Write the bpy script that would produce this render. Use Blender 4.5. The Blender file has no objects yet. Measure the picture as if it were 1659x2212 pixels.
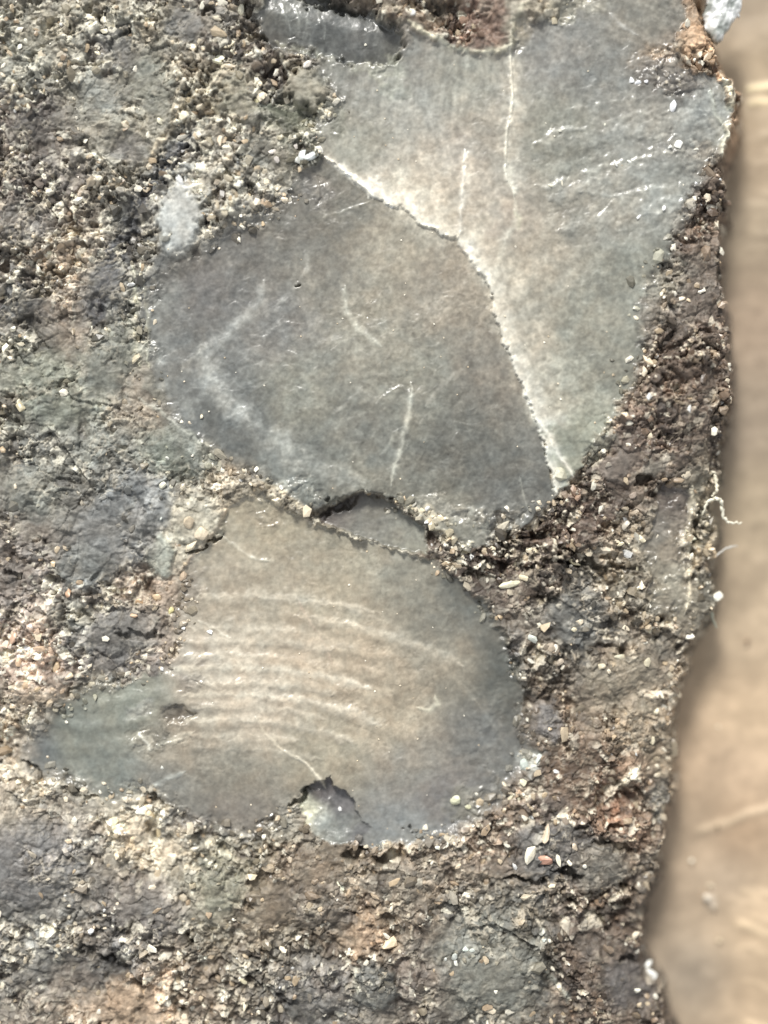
import bpy, math
import numpy as np
from mathutils import Vector

# ------------------------------------------------------------------ camera, sky, sun, exposure
S = 1e-4                      # one layout unit = 0.1 mm ; the view is about 17 x 22 cm
CX, CY = 829.5, 1106.0        # layout centre (x right, y down)
CAMD = 3600.0
FW, FH = 1659.0, 2212.0
sc = bpy.context.scene
C = sc.collection
cam_d = bpy.data.cameras.new('camera')
cam = bpy.data.objects.new('camera', cam_d); C.objects.link(cam)
cam.location = (0, 0, CAMD*S)
cam.rotation_euler = (0, 0, 0)
cam_d.sensor_fit = 'VERTICAL'; cam_d.sensor_height = 36.0; cam_d.sensor_width = 36.0
cam_d.lens = 36.0*CAMD/FH
cam_d.clip_start = 0.005; cam_d.clip_end = 50
cam_d.dof.use_dof = True
cam_d.dof.focus_distance = (CAMD-15)*S
cam_d.dof.aperture_fstop = 1.45
sc.camera = cam

w = bpy.data.worlds.new('World'); sc.world = w; w.use_nodes = True
nt = w.node_tree; nt.nodes.clear()
sky = nt.nodes.new('ShaderNodeTexSky'); sky.sky_type = 'NISHITA'; sky.sun_disc = False
bg = nt.nodes.new('ShaderNodeBackground'); wo = nt.nodes.new('ShaderNodeOutputWorld')
SUN_EL, SUN_AZ = 42.0, -16.0            # azimuth from +Y (top of the picture), negative = towards the left
sky.sun_elevation = math.radians(SUN_EL); sky.sun_rotation = math.radians(SUN_AZ)
bg.inputs[1].default_value = 0.15
hs = nt.nodes.new('ShaderNodeHueSaturation'); hs.inputs['Saturation'].default_value = .12      # thin white cloud greys the sky
nt.links.new(sky.outputs[0], hs.inputs['Color']); nt.links.new(hs.outputs[0], bg.inputs[0]); nt.links.new(bg.outputs[0], wo.inputs[0])
sd = bpy.data.lights.new('sun', 'SUN'); sun = bpy.data.objects.new('sun', sd); C.objects.link(sun)
sd.energy = 3.3; sd.angle = math.radians(13); sd.color = (1.0, 0.97, 0.92)
d = Vector((math.sin(math.radians(SUN_AZ))*math.cos(math.radians(SUN_EL)),
            math.cos(math.radians(SUN_AZ))*math.cos(math.radians(SUN_EL)), math.sin(math.radians(SUN_EL))))
sun.rotation_euler = d.to_track_quat('Z', 'Y').to_euler()
sun.location = d*2
vs = sc.view_settings
vs.view_transform = 'Standard'; vs.look = 'None'; vs.gamma = 1.0; vs.exposure = 0.30; vs.use_curve_mapping = False

# ------------------------------------------------------------------ numpy noise helpers
def lin(c):
    c = np.asarray(c, float)/255.0
    return np.where(c <= 0.04045, c/12.92, ((c+0.055)/1.055)**2.4)
def _h(ix, iy, seed):
    ix = ix.astype(np.int64).astype(np.uint64); iy = iy.astype(np.int64).astype(np.uint64)
    n = (ix*np.uint64(374761393) + iy*np.uint64(668265263) + np.uint64(seed*1442695+12345)) & np.uint64(0xffffffff)
    n = ((n ^ (n >> np.uint64(13)))*np.uint64(1274126177)) & np.uint64(0xffffffff)
    n = ((n ^ (n >> np.uint64(16)))*np.uint64(2246822519)) & np.uint64(0xffffffff)
    n = n ^ (n >> np.uint64(15))
    return (n & np.uint64(0xffffff)).astype(np.float64)/float(0xffffff)
def vnoise(x, y, scale, seed):
    u = x/scale; v = y/scale
    iu = np.floor(u); iv = np.floor(v); fu = u-iu; fv = v-iv
    fu = fu*fu*fu*(fu*(fu*6-15)+10); fv = fv*fv*fv*(fv*(fv*6-15)+10)
    a = _h(iu, iv, seed); b = _h(iu+1, iv, seed); c = _h(iu, iv+1, seed); e = _h(iu+1, iv+1, seed)
    return (a*(1-fu)+b*fu)*(1-fv) + (c*(1-fu)+e*fu)*fv
def fbm(x, y, scale, octv, seed, gain=0.55):
    t = 0; amp = 1; tot = 0
    for k in range(octv):
        ca, sa = math.cos(0.7*k+0.3), math.sin(0.7*k+0.3)
        t = t + amp*(vnoise(x*ca-y*sa+91*k, x*sa+y*ca-57*k, scale/(2**k), seed+k*17)*2-1); tot += amp; amp *= gain
    return t/tot*1.4
def worley(x, y, scale, seed, stretch=1.0, ang=0.0):
    """broken-crumb cells: F1, F2, cell random a, b, c and offset of the point inside its cell"""
    ca, sa = math.cos(ang), math.sin(ang)
    u = (x*ca+y*sa)/(scale*stretch); v = (-x*sa+y*ca)/scale
    iu = np.floor(u); iv = np.floor(v)
    f1 = np.full(u.shape, 9.0); f2 = np.full(u.shape, 9.0)
    cu = np.zeros(u.shape); cv = np.zeros(u.shape); du = np.zeros(u.shape); dv = np.zeros(u.shape)
    for i in (-1, 0, 1):
        for j in (-1, 0, 1):
            a = iu+i; b = iv+j
            px = a+_h(a, b, seed); py = b+_h(a, b, seed+5)
            dd = np.hypot(u-px, v-py)
            m = dd < f1
            f2 = np.where(m, f1, np.minimum(f2, dd))
            f1 = np.where(m, dd, f1)
            cu = np.where(m, a, cu); cv = np.where(m, b, cv)
            du = np.where(m, u-px, du); dv = np.where(m, v-py, dv)
    return f1, f2, _h(cu, cv, seed+11), _h(cu, cv, seed+12), _h(cu, cv, seed+13), _h(cu, cv, seed+14), du, dv
def sstep(a, b, t):
    t = np.clip((t-a)/(b-a), 0, 1); return t*t*(3-2*t)
def seg_dist(x, y, pts, closed=False):
    """distance to a polyline and the running parameter 0..1 of the nearest point"""
    pts = np.asarray(pts, float)
    if closed: pts = np.vstack([pts, pts[:1]])
    L = np.hypot(*(pts[1:]-pts[:-1]).T); tot = L.sum(); run = 0
    best = np.full(x.shape, 1e9); par = np.zeros(x.shape)
    for k in range(len(pts)-1):
        ax, ay = pts[k]; bx, by = pts[k+1]; l2 = max(L[k]**2, 1e-9)
        t = np.clip(((x-ax)*(bx-ax)+(y-ay)*(by-ay))/l2, 0, 1)
        dd = np.hypot(x-ax-t*(bx-ax), y-ay-t*(by-ay))
        m = dd < best
        best = np.where(m, dd, best); par = np.where(m, (run+t*L[k])/tot, par); run += L[k]
    return best, par
def inside(x, y, pts):
    r = np.zeros(x.shape, bool); n = len(pts)
    for k in range(n):
        x1, y1 = pts[k]; x2, y2 = pts[(k+1) % n]
        if y1 == y2: continue
        c = ((y1 > y) != (y2 > y)) & (x < (x2-x1)*(y-y1)/(y2-y1)+x1)
        r ^= c
    return r
def sdist(x, y, pts):      # positive inside
    dd, _ = seg_dist(x, y, pts, True)
    return np.where(inside(x, y, pts), dd, -dd)
def ctrl(x, y, P, power=3.2, soft=28.0):
    """blend of colours, some with shade in them, between known spots"""
    num = 0; den = 0
    for p in P:
        wgt = 1.0/((x-p[0])**2+(y-p[1])**2+soft**2)**(power/2)
        den = den+wgt; num = num+wgt[..., None]*lin(p[2:5]) if len(p) == 5 else num+wgt*p[2]
    return num/den[..., None] if len(P[0]) == 5 else num/den

# ------------------------------------------------------------------ outlines read off the stone
OUTLINE = [(1500,-520),(1500,-60),(1500,10),(1508,60),(1535,100),(1548,160),(1572,178),(1588,205),(1583,250),(1570,300),(1560,330),(1545,360),(1556,400),(1562,450),(1550,520),
 (1545,600),(1560,660),(1568,720),(1572,850),(1560,930),(1553,980),(1548,1040),(1530,1100),(1552,1160),(1535,1220),(1540,1290),(1530,1340),(1505,1370),
 (1480,1400),(1478,1450),(1462,1500),(1450,1560),(1452,1700),(1438,1760),(1432,1830),(1415,1860),(1418,1900),(1390,1960),(1382,2030),(1380,2090),
 (1408,2140),(1425,2180),(1440,2230),(1470,2300),(1440,2700),(-520,2700),(-520,-520)]
RIDGE = [(700,345),(735,370),(775,402),(803,434),(822,436),(845,452),(868,455),(886,464),(897,484),(912,494),(938,502),(960,518),(988,521),
 (992,545),(1010,562),(1030,592),(1052,622),(1064,650),(1062,676),(1076,708),(1084,745),(1101,772),(1110,805),(1126,835),(1140,875),(1152,905),(1163,935),
 (1172,975),(1184,1015),(1192,1050),(1200,1080)]
FA = RIDGE + [(1150,1130),(1100,1150),(1060,1175),(1010,1185),(930,1140),(880,1100),(850,1075),(780,1060),(730,1085),(680,1105),(650,1095),(600,1050),
 (530,1010),(470,980),(400,930),(360,880),(330,810),(320,740),(300,680),(310,610),(370,580),(430,555),(480,505),(560,460),(620,420),(660,370)]
FB = [(700,345),(682,300),(690,262),(735,225),(700,180),(660,150),(700,135),(850,152),(878,112),(868,72),(930,92),(980,116),(1040,126),(1094,117),(1110,55),
 (1150,62),(1200,42),(1250,5),(1260,-60),(1480,-60),(1478,60),(1440,110),(1480,160),(1540,165),(1570,200),(1580,240),(1556,318),(1520,360),(1510,400),(1480,450),
 (1460,520),(1420,590),(1400,650),(1380,780),(1350,850),(1320,910),(1290,960),(1240,1030)] + RIDGE[::-1][:-1]
FE = [(560,30),(590,-40),(690,-60),(720,5),(800,28),(862,75),(878,112),(850,150),(760,143),(650,128),(600,118),(565,85)]
FD = [(690,1112),(735,1084),(780,1062),(840,1080),(868,1105),(915,1140),(925,1196),(850,1185),(760,1155),(690,1128)]
FC = [(470,1150),(488,1100),(520,1062),(570,1060),(640,1112),(700,1130),(760,1155),(850,1190),(930,1205),(1000,1260),(1050,1310),(1090,1370),(1122,1440),
 (1136,1510),(1140,1580),(1160,1640),(1108,1690),(1088,1740),(1020,1780),(960,1810),(880,1822),(800,1828),(740,1812),(690,1800),(650,1730),(600,1790),(540,1812),(480,1800),
 (400,1790),(370,1750),(330,1715),(240,1745),(170,1700),(60,1660),(40,1610),(80,1560),(150,1500),(200,1465),(280,1470),(370,1440),(380,1380),(390,1300),(410,1220)]
FG = [(648,1745),(655,1705),(690,1688),(712,1678),(722,1700),(762,1722),(772,1762),(800,1790),(780,1818),(735,1822),(690,1815),(662,1785)]
FP = [(1412,1075),(1440,1050),(1485,1048),(1492,1130),(1490,1240),(1480,1330),(1440,1345),(1405,1310),(1396,1200)]

CRUST_COL = [(50,50,125,118,100),(300,60,112,106,90),(60,250,102,92,84),(200,200,122,116,100),(450,200,122,112,92),(100,420,108,98,90),(130,560,138,120,98),
 (300,300,125,118,100),(180,680,132,115,96),(50,650,85,82,78),(60,820,116,116,100),(200,850,112,112,100),(300,870,128,114,95),(100,1000,112,108,98),(250,1000,115,112,102),
 (300,1100,118,120,120),(420,1000,112,112,100),(480,1030,160,140,112),(420,1150,185,175,150),(340,1280,168,142,116),(60,1400,172,145,125),(60,1550,152,132,106),
 (150,1330,125,112,98),(250,1370,96,90,88),(40,1720,155,140,118),(330,1780,190,172,142),(100,1850,115,110,106),(60,1980,108,105,98),(250,2100,84,82,80),(270,2160,160,132,100),
 (500,1900,125,118,98),(650,1950,110,98,80),(800,2000,152,126,95),(900,2100,106,96,85),(1050,2100,106,103,93),(850,1960,112,98,80),(1100,1990,100,98,90),
 (700,2150,96,92,86),(1300,1950,104,88,72),(1300,2100,95,80,66),(1200,1850,115,105,95),(1100,1800,118,98,78),(1250,1650,110,88,66),(1350,1550,135,118,94),
 (1200,1400,108,98,84),(1250,1350,98,94,88),(1350,1250,128,118,98),(1100,1200,84,68,56),(1250,1100,88,72,60),(1400,950,98,80,66),(1450,800,104,86,70),
 (1500,500,118,98,80),(1500,650,108,92,78),(1440,620,122,116,104),(1000,70,118,88,70),(950,20,112,96,76),(1250,20,135,128,112),(1500,50,158,122,82),(1510,130,165,128,85),
 (1420,130,142,126,104),(560,340,118,112,100),(640,300,98,96,80),(430,480,130,124,112),(280,700,120,115,95),(1540,1250,110,102,85),(1540,1100,125,118,98),
 (1330,1700,125,92,66),(1390,1650,138,120,92),(20,1250,112,100,90),(560,120,95,84,72),(480,60,110,100,88)]
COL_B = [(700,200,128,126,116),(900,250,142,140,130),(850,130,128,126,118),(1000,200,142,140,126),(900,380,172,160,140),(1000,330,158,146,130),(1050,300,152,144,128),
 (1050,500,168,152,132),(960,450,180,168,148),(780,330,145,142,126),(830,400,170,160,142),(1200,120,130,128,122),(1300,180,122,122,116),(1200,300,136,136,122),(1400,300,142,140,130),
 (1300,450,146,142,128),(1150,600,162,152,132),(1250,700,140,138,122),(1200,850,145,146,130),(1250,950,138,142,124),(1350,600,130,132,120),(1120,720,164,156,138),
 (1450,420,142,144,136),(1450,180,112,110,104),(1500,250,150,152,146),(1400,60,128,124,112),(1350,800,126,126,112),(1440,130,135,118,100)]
COL_A = [(500,550,110,107,101),(350,650,112,112,108),(420,800,112,113,110),(600,700,126,124,119),(850,550,156,146,124),(950,620,152,140,120),(800,700,140,134,116),
 (700,600,124,120,108),(900,850,126,126,112),(650,850,126,126,112),(1000,950,108,107,98),(800,950,120,120,110),(500,900,96,100,98),(650,1020,104,110,106),
 (1100,1050,112,112,106),(1050,830,128,120,106),(950,1120,126,124,110),(620,480,112,108,98),(720,450,112,108,96),(430,620,108,105,102),(760,1040,128,126,112)]
COL_C = [(600,1130,152,140,112),(750,1180,146,136,112),(900,1230,130,126,110),(500,1300,156,142,118),(700,1300,152,140,114),(650,1400,174,154,125),(550,1500,184,166,140),
 (750,1450,170,150,120),(850,1550,164,148,120),(1000,1300,114,112,100),(1080,1450,96,98,90),(1050,1600,108,108,104),(900,1650,138,130,116),(950,1720,116,112,110),  # right-hand spots carry the shade of C's slope as darker colour
 (700,1620,152,140,114),(500,1680,138,130,112),(500,1750,126,118,108),(880,1800,130,134,134),(400,1600,150,136,114),(150,1600,114,118,106),(280,1520,126,130,116),
 (220,1700,114,120,112),(350,1720,122,120,112),(80,1620,100,104,104),(1000,1420,136,126,106),(450,1420,172,158,136),(600,1250,160,146,120)]
# soft smooth grains set in the crust: x, y, rx, ry, angle, colour, crumbliness left, height, edge
PATCH = [(390,478,46,82,8,(176,178,174),.015,16,10),(668,200,44,52,20,(142,134,112),.10,20,6),(505,205,52,58,-40,(132,124,100),.25,4,16),(300,1085,80,70,0,(120,124,126),.30,4,30),
 (330,190,38,70,-20,(118,118,104),.35,2,14),(240,620,60,90,20,(100,98,92),.45,0,25),(130,850,90,70,30,(118,122,106),.35,2,30),(240,780,60,90,25,(104,106,96),.3,0,25),
 (375,980,70,50,20,(110,116,102),.4,0,25),(428,1120,50,62,10,(164,156,134),.5,12,16),(345,1200,36,40,0,(150,156,142),.15,10,10),(250,1160,90,80,30,(112,112,110),.35,0,25),
 (250,1370,100,55,-10,(110,106,100),.55,-2,25),(560,330,30,40,0,(92,92,84),.3,-6,12),(1250,1330,60,90,10,(92,94,92),.28,-14,22),(1210,1840,100,70,15,(100,98,96),.22,-4,18),
 (1300,1880,60,60,30,(122,114,100),.3,0,20),(1060,2090,130,110,10,(108,108,98),.28,-4,30),(560,1960,70,80,-20,(118,100,76),.28,0,25),(690,1960,80,60,20,(104,92,78),.28,0,25),
 (790,2010,30,60,25,(165,134,98),.35,8,12),(270,2160,35,50,-10,(168,136,100),.4,8,12),(880,2120,80,60,0,(112,98,86),.35,2,30),(700,2130,90,60,0,(98,92,86),.4,0,30),
 (60,1880,100,90,0,(112,108,106),.35,0,30),(300,1960,100,70,20,(112,104,98),.4,0,30),(1380,1580,60,70,10,(138,122,96),.35,-6,25),(1365,1660,45,40,0,(140,112,84),.3,0,16),
 (1330,1450,70,60,0,(128,116,94),.55,-4,30),(1400,1250,60,80,0,(118,110,92),.35,-4,22),(1330,1000,50,24,-25,(118,104,92),.12,6,8),(1410,1010,40,20,-30,(120,112,98),.2,4,8),
 (1410,1900,30,90,10,(120,110,96),.4,-8,20),(1360,2130,50,60,0,(92,86,84),.4,-10,20),(1180,1560,30,40,0,(120,116,116),.4,0,12),(1430,1740,24,50,0,(104,104,98),.35,-12,12),
 (810,2130,50,55,0,(98,98,92),.15,6,10),(480,1905,55,65,20,(132,128,104),.4,2,22),(160,1330,40,30,0,(118,116,104),.5,0,16),(60,150,60,60,0,(112,112,100),.5,0,30),
 (650,1870,70,40,10,(118,100,78),.4,2,18),(870,1900,90,40,0,(112,98,80),.45,2,20),(400,1340,30,22,0,(110,106,104),.3,4,10),(1190,1750,60,30,0,(108,92,80),.6,-4,16),
 (1410,440,24,20,0,(148,150,142),.1,6,8),(620,255,60,22,10,(98,100,78),.2,-8,14),(1545,255,26,66,-8,(160,164,148),.05,10,8),(230,210,34,70,-35,(126,128,120),.2,2,16),(250,110,50,40,0,(104,102,98),.3,0,20),(400,60,40,40,0,(98,96,92),.25,-4,16),(280,330,40,26,0,(110,106,102),.3,0,16),(250,480,60,40,30,(112,108,96),.4,0,20),(60,480,70,50,0,(98,94,90),.4,0,25),(340,600,30,60,20,(104,104,102),.2,0,14),(200,960,70,50,0,(110,112,104),.35,0,25),(80,1050,70,60,0,(104,106,98),.35,0,25),(180,1230,60,50,20,(110,112,108),.35,0,22),(340,830,30,40,0,(126,112,94),.4,4,14),(470,860,30,30,0,(104,108,104),.2,0,20),(520,1060,40,20,20,(150,134,108),.35,6,14),(1500,350,40,20,-10,(150,142,128),.3,4,10)]
OVER = [(1450,190,80,38,8,(104,98,92),.38,.9),(1425,128,60,26,0,(152,128,98),.4,.9),(1230,25,80,26,-10,(144,138,118),.5,.8),(1500,330,50,24,-10,(150,144,132),.3,.8),(1440,330,40,22,-10,(146,144,136),.22,.8),
 (990,1105,90,26,12,(138,132,116),.28,.8),(930,1120,30,20,30,(200,184,150),.45,.7),(630,1050,90,26,25,(122,126,118),.28,.8),(420,985,60,30,30,(116,118,108),.45,.8),(560,455,90,34,-25,(108,104,96),.40,.8),(680,410,50,28,30,(112,106,98),.25,.8),
 (330,640,26,60,0,(108,108,102),.3,.8),(350,840,22,60,-25,(122,116,100),.4,.8),(1300,960,50,26,-45,(112,112,98),.45,.8),(1240,1030,36,20,-40,(120,112,98),.5,.8),(1400,690,24,60,15,(110,102,90),.5,.8),(1420,620,30,26,0,(132,128,114),.5,.8),
 (330,1600,60,40,10,(132,124,106),.3,.7),(300,1530,36,22,0,(150,150,140),.25,.7),(420,1440,40,60,10,(128,118,106),.28,.7),(420,1260,30,60,5,(120,110,96),.4,.7),(420,1780,60,28,10,(118,110,102),.4,.8),(600,1790,60,30,0,(124,116,100),.45,.8),(250,1710,90,26,8,(116,116,106),.3,.8),
 (1010,1740,50,36,0,(124,120,106),.45,.8),(1070,1700,30,30,0,(112,108,100),.35,.8),(1150,1660,24,30,0,(150,152,146),.4,.8),(820,150,60,22,10,(150,150,132),.3,.8),(850,200,30,36,0,(136,138,126),.2,.7),(720,270,26,40,0,(120,120,104),.2,.7),(1110,60,40,60,5,(140,130,108),.5,.8),
 (620,110,50,22,10,(96,92,84),.5,.8),(560,1110,50,30,20,(140,126,100),.28,.7),(1120,1400,14,50,-10,(98,96,92),.4,.7),(1090,1140,60,22,-35,(104,100,90),.35,.8),(385,1545,40,30,0,(96,86,72),.15,.75)]
# hollows: x, y, rx, ry, angle, depth
PITS = [(385,1545,34,26,-10,9),(760,1848,22,12,15,34),(845,1848,46,14,-6,40),(785,1838,14,12,0,30),(700,2,150,16,8,30),(980,60,90,40,8,26),(560,85,20,14,0,26),(455,38,16,9,0,18),
 (118,590,26,12,10,22),(95,640,24,16,0,22),(1385,1040,26,14,-10,34),(1510,1150,9,60,0,30),(1275,1215,110,9,3,26),(1215,1185,26,12,0,24),(1165,1160,40,10,-20,22),
 (1230,1890,34,10,8,30),(1140,1900,60,7,0,24),(1330,1790,20,10,20,26),(1330,1830,50,9,20,26),(1300,1720,12,30,10,14),(560,1905,12,30,30,16),(530,1955,9,14,10,14),(340,1735,34,9,35,26),
 (335,1790,9,40,-10,22),(640,1725,26,9,-30,26),(380,1395,8,20,0,12),(720,1095,60,14,-22,18),(170,1720,40,7,12,16),(60,1650,30,7,14,18),(170,1490,30,6,-30,12),(400,330,10,8,0,20),
 (310,395,10,7,0,18),(300,505,26,60,25,12),(1425,570,8,8,0,14),(1360,1930,30,8,30,22),(1300,2000,30,8,50,20),(1360,2080,26,9,30,20),(1250,1960,22,8,30,22),(200,2060,60,10,20,18),
 (240,2090,40,30,20,18),(560,2080,60,8,10,14),(120,70,24,30,0,16),(60,700,30,14,0,16),(30,1240,20,10,0,18),(120,1250,26,8,10,16),(180,1330,40,6,0,14),(465,1162,16,6,-30,20),
 (430,1190,30,5,-32,20),(300,1370,60,8,5,14),(790,1880,30,6,-8,16),(590,1850,30,6,20,14),(890,1790,8,6,0,10),(1095,1175,14,10,0,22),(640,620,9,7,0,14)]
# pale lines, rims and scratches: points, half width, colour, strength, height, brokenness
V = []
def vein(pts, wd, col, st, h, br=0.0, wob=3.0, flat=False): V.append((pts, wd, col, st, h, br, wob, flat))
CR = (236,232,214)
RR = RIDGE
vein([(x+34, y-30) for x, y in RR[3:14]], 55, (184,172,148), .75, 0, 0.0, 6)  # broad lighter bands in B's colour beside the ridge
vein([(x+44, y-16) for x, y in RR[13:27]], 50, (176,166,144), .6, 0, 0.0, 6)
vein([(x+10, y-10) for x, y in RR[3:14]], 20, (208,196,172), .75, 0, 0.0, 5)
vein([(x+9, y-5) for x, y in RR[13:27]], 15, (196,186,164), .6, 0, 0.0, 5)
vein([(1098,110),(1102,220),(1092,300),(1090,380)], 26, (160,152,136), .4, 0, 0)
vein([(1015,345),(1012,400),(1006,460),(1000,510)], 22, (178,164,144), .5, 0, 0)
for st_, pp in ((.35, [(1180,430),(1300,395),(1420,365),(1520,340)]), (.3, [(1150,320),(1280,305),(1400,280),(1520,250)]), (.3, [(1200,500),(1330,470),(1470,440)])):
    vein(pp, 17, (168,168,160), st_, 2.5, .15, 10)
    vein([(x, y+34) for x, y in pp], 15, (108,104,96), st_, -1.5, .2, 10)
vein([(1140,620),(1220,700),(1260,850)], 60, (124,124,110), .3, 0, .1, 10)
vein([(380,600),(340,700),(350,800),(420,900)], 26, (140,142,136), .5, 0, .2, 8)
vein([(440,770),(470,850),(560,930),(660,1010)], 30, (146,148,142), .55, 1, .2, 10)
vein([(330,640),(420,560),(520,520)], 30, (92,90,86), .4, 0, .2, 10)
vein([(880,860),(960,900),(1060,960),(1130,1040)], 70, (100,100,92), .45, 0, .1, 10)
vein([(960,790),(900,850),(875,900)], 40, (142,138,122), .4, 0, .1, 8)
vein([(640,740),(760,820),(850,800)], 60, (136,132,118), .35, 0, .1, 8)
vein([(960,1250),(1040,1350),(1090,1470),(1100,1580)], 42, (88,90,84), .6, 0, .05, 8)  # shade on C's right-hand slope, painted as a dark band
vein([(700,345),(740,372),(775,402),(795,415)], 4, (225,220,205), .9, 3, .1, 2)
vein([(752,380),(780,395),(800,425)], 4, (228,224,208), .8, 2, .1, 2)
vein([(1152,905),(1178,935),(1195,970),(1215,1000),(1238,1028)], 4, (214,212,196), .85, 2, .1)
vein([(1098,110),(1102,170),(1104,220),(1100,262),(1092,290),(1090,330),(1088,370),(1092,398),(1103,418),(1110,438)], 4, (222,214,192), .95, 3, .12)
vein([(1110,438),(1114,470),(1104,500),(1086,530),(1078,560),(1066,620)], 6, (198,190,168), .8, 1, .12)
vein([(1108,460),(1120,480),(1116,505)], 5, (186,184,150), .5, 1, .3)
vein([(1003,335),(1002,370),(1000,400),(996,440),(992,480),(990,520)], 5, (214,206,190), .8, 3, .08)
vein([(1126,836),(1152,905),(1180,938),(1215,1000),(1238,1028)], 5, (216,212,196), .8, 1, 0, 3)
vein([(880,62),(910,80),(945,98),(975,114),(1010,122),(1045,126),(1085,120),(1100,108)], 5, (214,206,172), .9, 4, .2)
vein([(1100,110),(1104,60),(1125,35),(1145,20)], 8, (190,182,150), .6, 3, .4, 5)
vein([(600,95),(760,150),(800,170),(840,185),(870,165)], 10, (176,176,152), .55, 2, .55, 6)
vein([(835,230),(850,205),(868,180),(880,165)], 6, (176,178,160), .5, 1, .35, 4)
vein([(745,620),(750,680),(775,715),(825,750)], 7, (184,182,164), .75, 2, .15)
vein([(660,545),(668,580),(640,625),(600,660)], 6, (170,168,158), .5, 1, .4)
vein([(570,610),(560,655),(520,700),(480,735),(430,765)], 13, (184,184,176), .5, 2, .15)
vein([(430,765),(450,810),(480,860),(540,910)], 24, (178,180,174), .5, 2, .15, 6)
vein([(590,930),(640,990),(700,1020),(780,1040)], 24, (182,182,170), .5, 2, .2, 7)
vein([(450,745),(415,775),(395,800)], 6, (175,172,160), .4, 1, .4)
vein([(1010,785),(975,820),(940,850),(920,880)], 6, (160,156,142), .5, .8, .1)
vein([(785,840),(750,870),(718,895)], 5, (160,157,144), .5, .8, .1)
vein([(890,830),(885,890),(870,960),(855,1010),(845,1050)], 5, (182,182,166), .75, 3, .1)
vein([(860,930),(845,955),(830,980)], 4, (166,166,150), .45, 1, .25)
vein([(700,470),(740,460),(800,440)], 3, (168,164,146), .45, 1, .4)
vein([(1120,1030),(1130,1070),(1140,1100)], 2.5, (170,170,155), .5, 1, .3)
vein([(880,1095),(905,1105),(930,1135),(960,1150),(1000,1180),(1020,1170)], 5, (222,208,170), .85, 4, .3, 5)
vein([(850,1078),(880,1095),(900,1118)], 3.5, (205,190,150), .8, 3, .2)
vein([(700,1130),(760,1157),(850,1188),(925,1208)], 5, (176,164,138), .75, 2, .15, 2)
vein([(560,1040),(600,1055),(640,1085),(660,1105)], 6, (196,170,122), .8, 4, .25, 4)
vein([(470,1150),(510,1180),(545,1205),(585,1212)], 4, (198,190,165), .7, 2, .25)
vein([(430,1340),(470,1362),(500,1378)], 3.5, (205,196,172), .6, 1.5, .25)
vein([(630,1260),(655,1320),(700,1385),(720,1430)], 3, (190,160,132), .55, 1.5, .35)
vein([(552,1548),(575,1585),(610,1618),(648,1642)], 3.2, (212,196,164), .8, 2, .15, 2)
vein([(640,1632),(668,1655),(690,1682),(702,1705)], 3.6, (216,202,172), .95, 3, .05, 2)
vein([(900,1530),(925,1535),(945,1520),(940,1500)], 5, (205,196,164), .7, 2, .2)
vein([(740,1310),(850,1350),(950,1430),(1030,1520)], 7, (178,164,138), .5, 1.2, .35)
vein([(1000,1480),(1060,1560),(1100,1620)], 5, (140,138,128), .4, 1, .35)
vein([(320,1610),(330,1618),(355,1605),(420,1580)], 5, (195,188,165), .55, 2, .35)
vein([(300,1580),(318,1605),(325,1622)], 4, (208,205,188), .75, 3, .2)
vein([(1130,1660),(1165,1650)], 8, (214,214,200), .7, 3, .4)
vein([(330,1700),(370,1680),(400,1665)], 5, (180,184,176), .5, 1.5, .4)
vein([(330,350),(345,320),(375,285),(400,240),(420,215)], 7, (205,178,130), .75, 5, .35, 5)
vein([(410,225),(470,185),(520,150),(545,120)], 6, (205,184,148), .75, 4, .3, 5)
vein([(290,580),(298,640),(292,700),(298,760),(306,790)], 7, (178,172,138), .8, 5, .35, 5)
vein([(310,600),(322,680),(318,760),(325,800)], 4, (176,172,144), .6, 4, .35, 4)
vein([(425,285),(360,370),(300,460),(245,570),(205,700)], 30, (74,75,80), .95, -8, .05, 9)
vein([(300,860),(350,890),(400,935),(460,970)], 5, (172,172,156), .6, 3, .3)
vein([(490,1100),(470,1140),(420,1200),(380,1240)], 5, (180,150,118), .6, 5, .2, 4)
vein([(0,1655),(90,1690),(170,1710),(230,1740),(320,1720)], 9, (196,178,148), .7, 5, .35, 8)
vein([(100,1680),(150,1760),(170,1820),(215,1860)], 7, (184,168,142), .5, 3, .35, 8)
vein([(1496,1050),(1494,1130),(1492,1200),(1494,1280),(1480,1330)], 6, (222,210,176), .9, 6, .2, 3)
vein([(1478,1150),(1476,1200),(1486,1260)], 5, (214,202,172), .7, 5, .3, 4)
vein([(1512,1180),(1510,1260),(1508,1330)], 5, (176,166,138), .6, 4, .3, 3)
vein([(1388,1690),(1362,1665),(1345,1700),(1338,1712)], 5, (228,220,190), .9, 6, .15, 3)
vein([(1385,1650),(1365,1680),(1340,1712)], 5, (230,222,192), .9, 6, .1, 3)
vein([(1325,1700),(1335,1730),(1330,1770),(1350,1800)], 12, (172,112,62), .7, 3, .3, 5)
vein([(1500,-40),(1512,30),(1500,70),(1530,110),(1548,150)], 14, (178,132,80), .8, 5, .3, 6)
vein([(1560,175),(1582,205),(1578,238)], 9, (236,234,200), .95, 8, .1, 4)
vein([(1575,270),(1568,300),(1556,325),(1560,340)], 6, (232,228,200), .9, 7, .15, 3)
vein([(1530,195),(1540,240),(1560,270)], 4, (205,210,192), .6, 4, .2, 3)
vein([(1150,410),(1180,408),(1230,390),(1300,370),(1400,345),(1500,325)], 6, (188,186,172), .6, 2.4, .5, 4)
vein([(1180,292),(1260,285),(1340,262),(1440,250)], 8, (172,172,162), .55, 2.4, .5, 5)
vein([(1230,240),(1300,235),(1380,220)], 6, (166,164,152), .45, 2, .5, 5)
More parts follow.
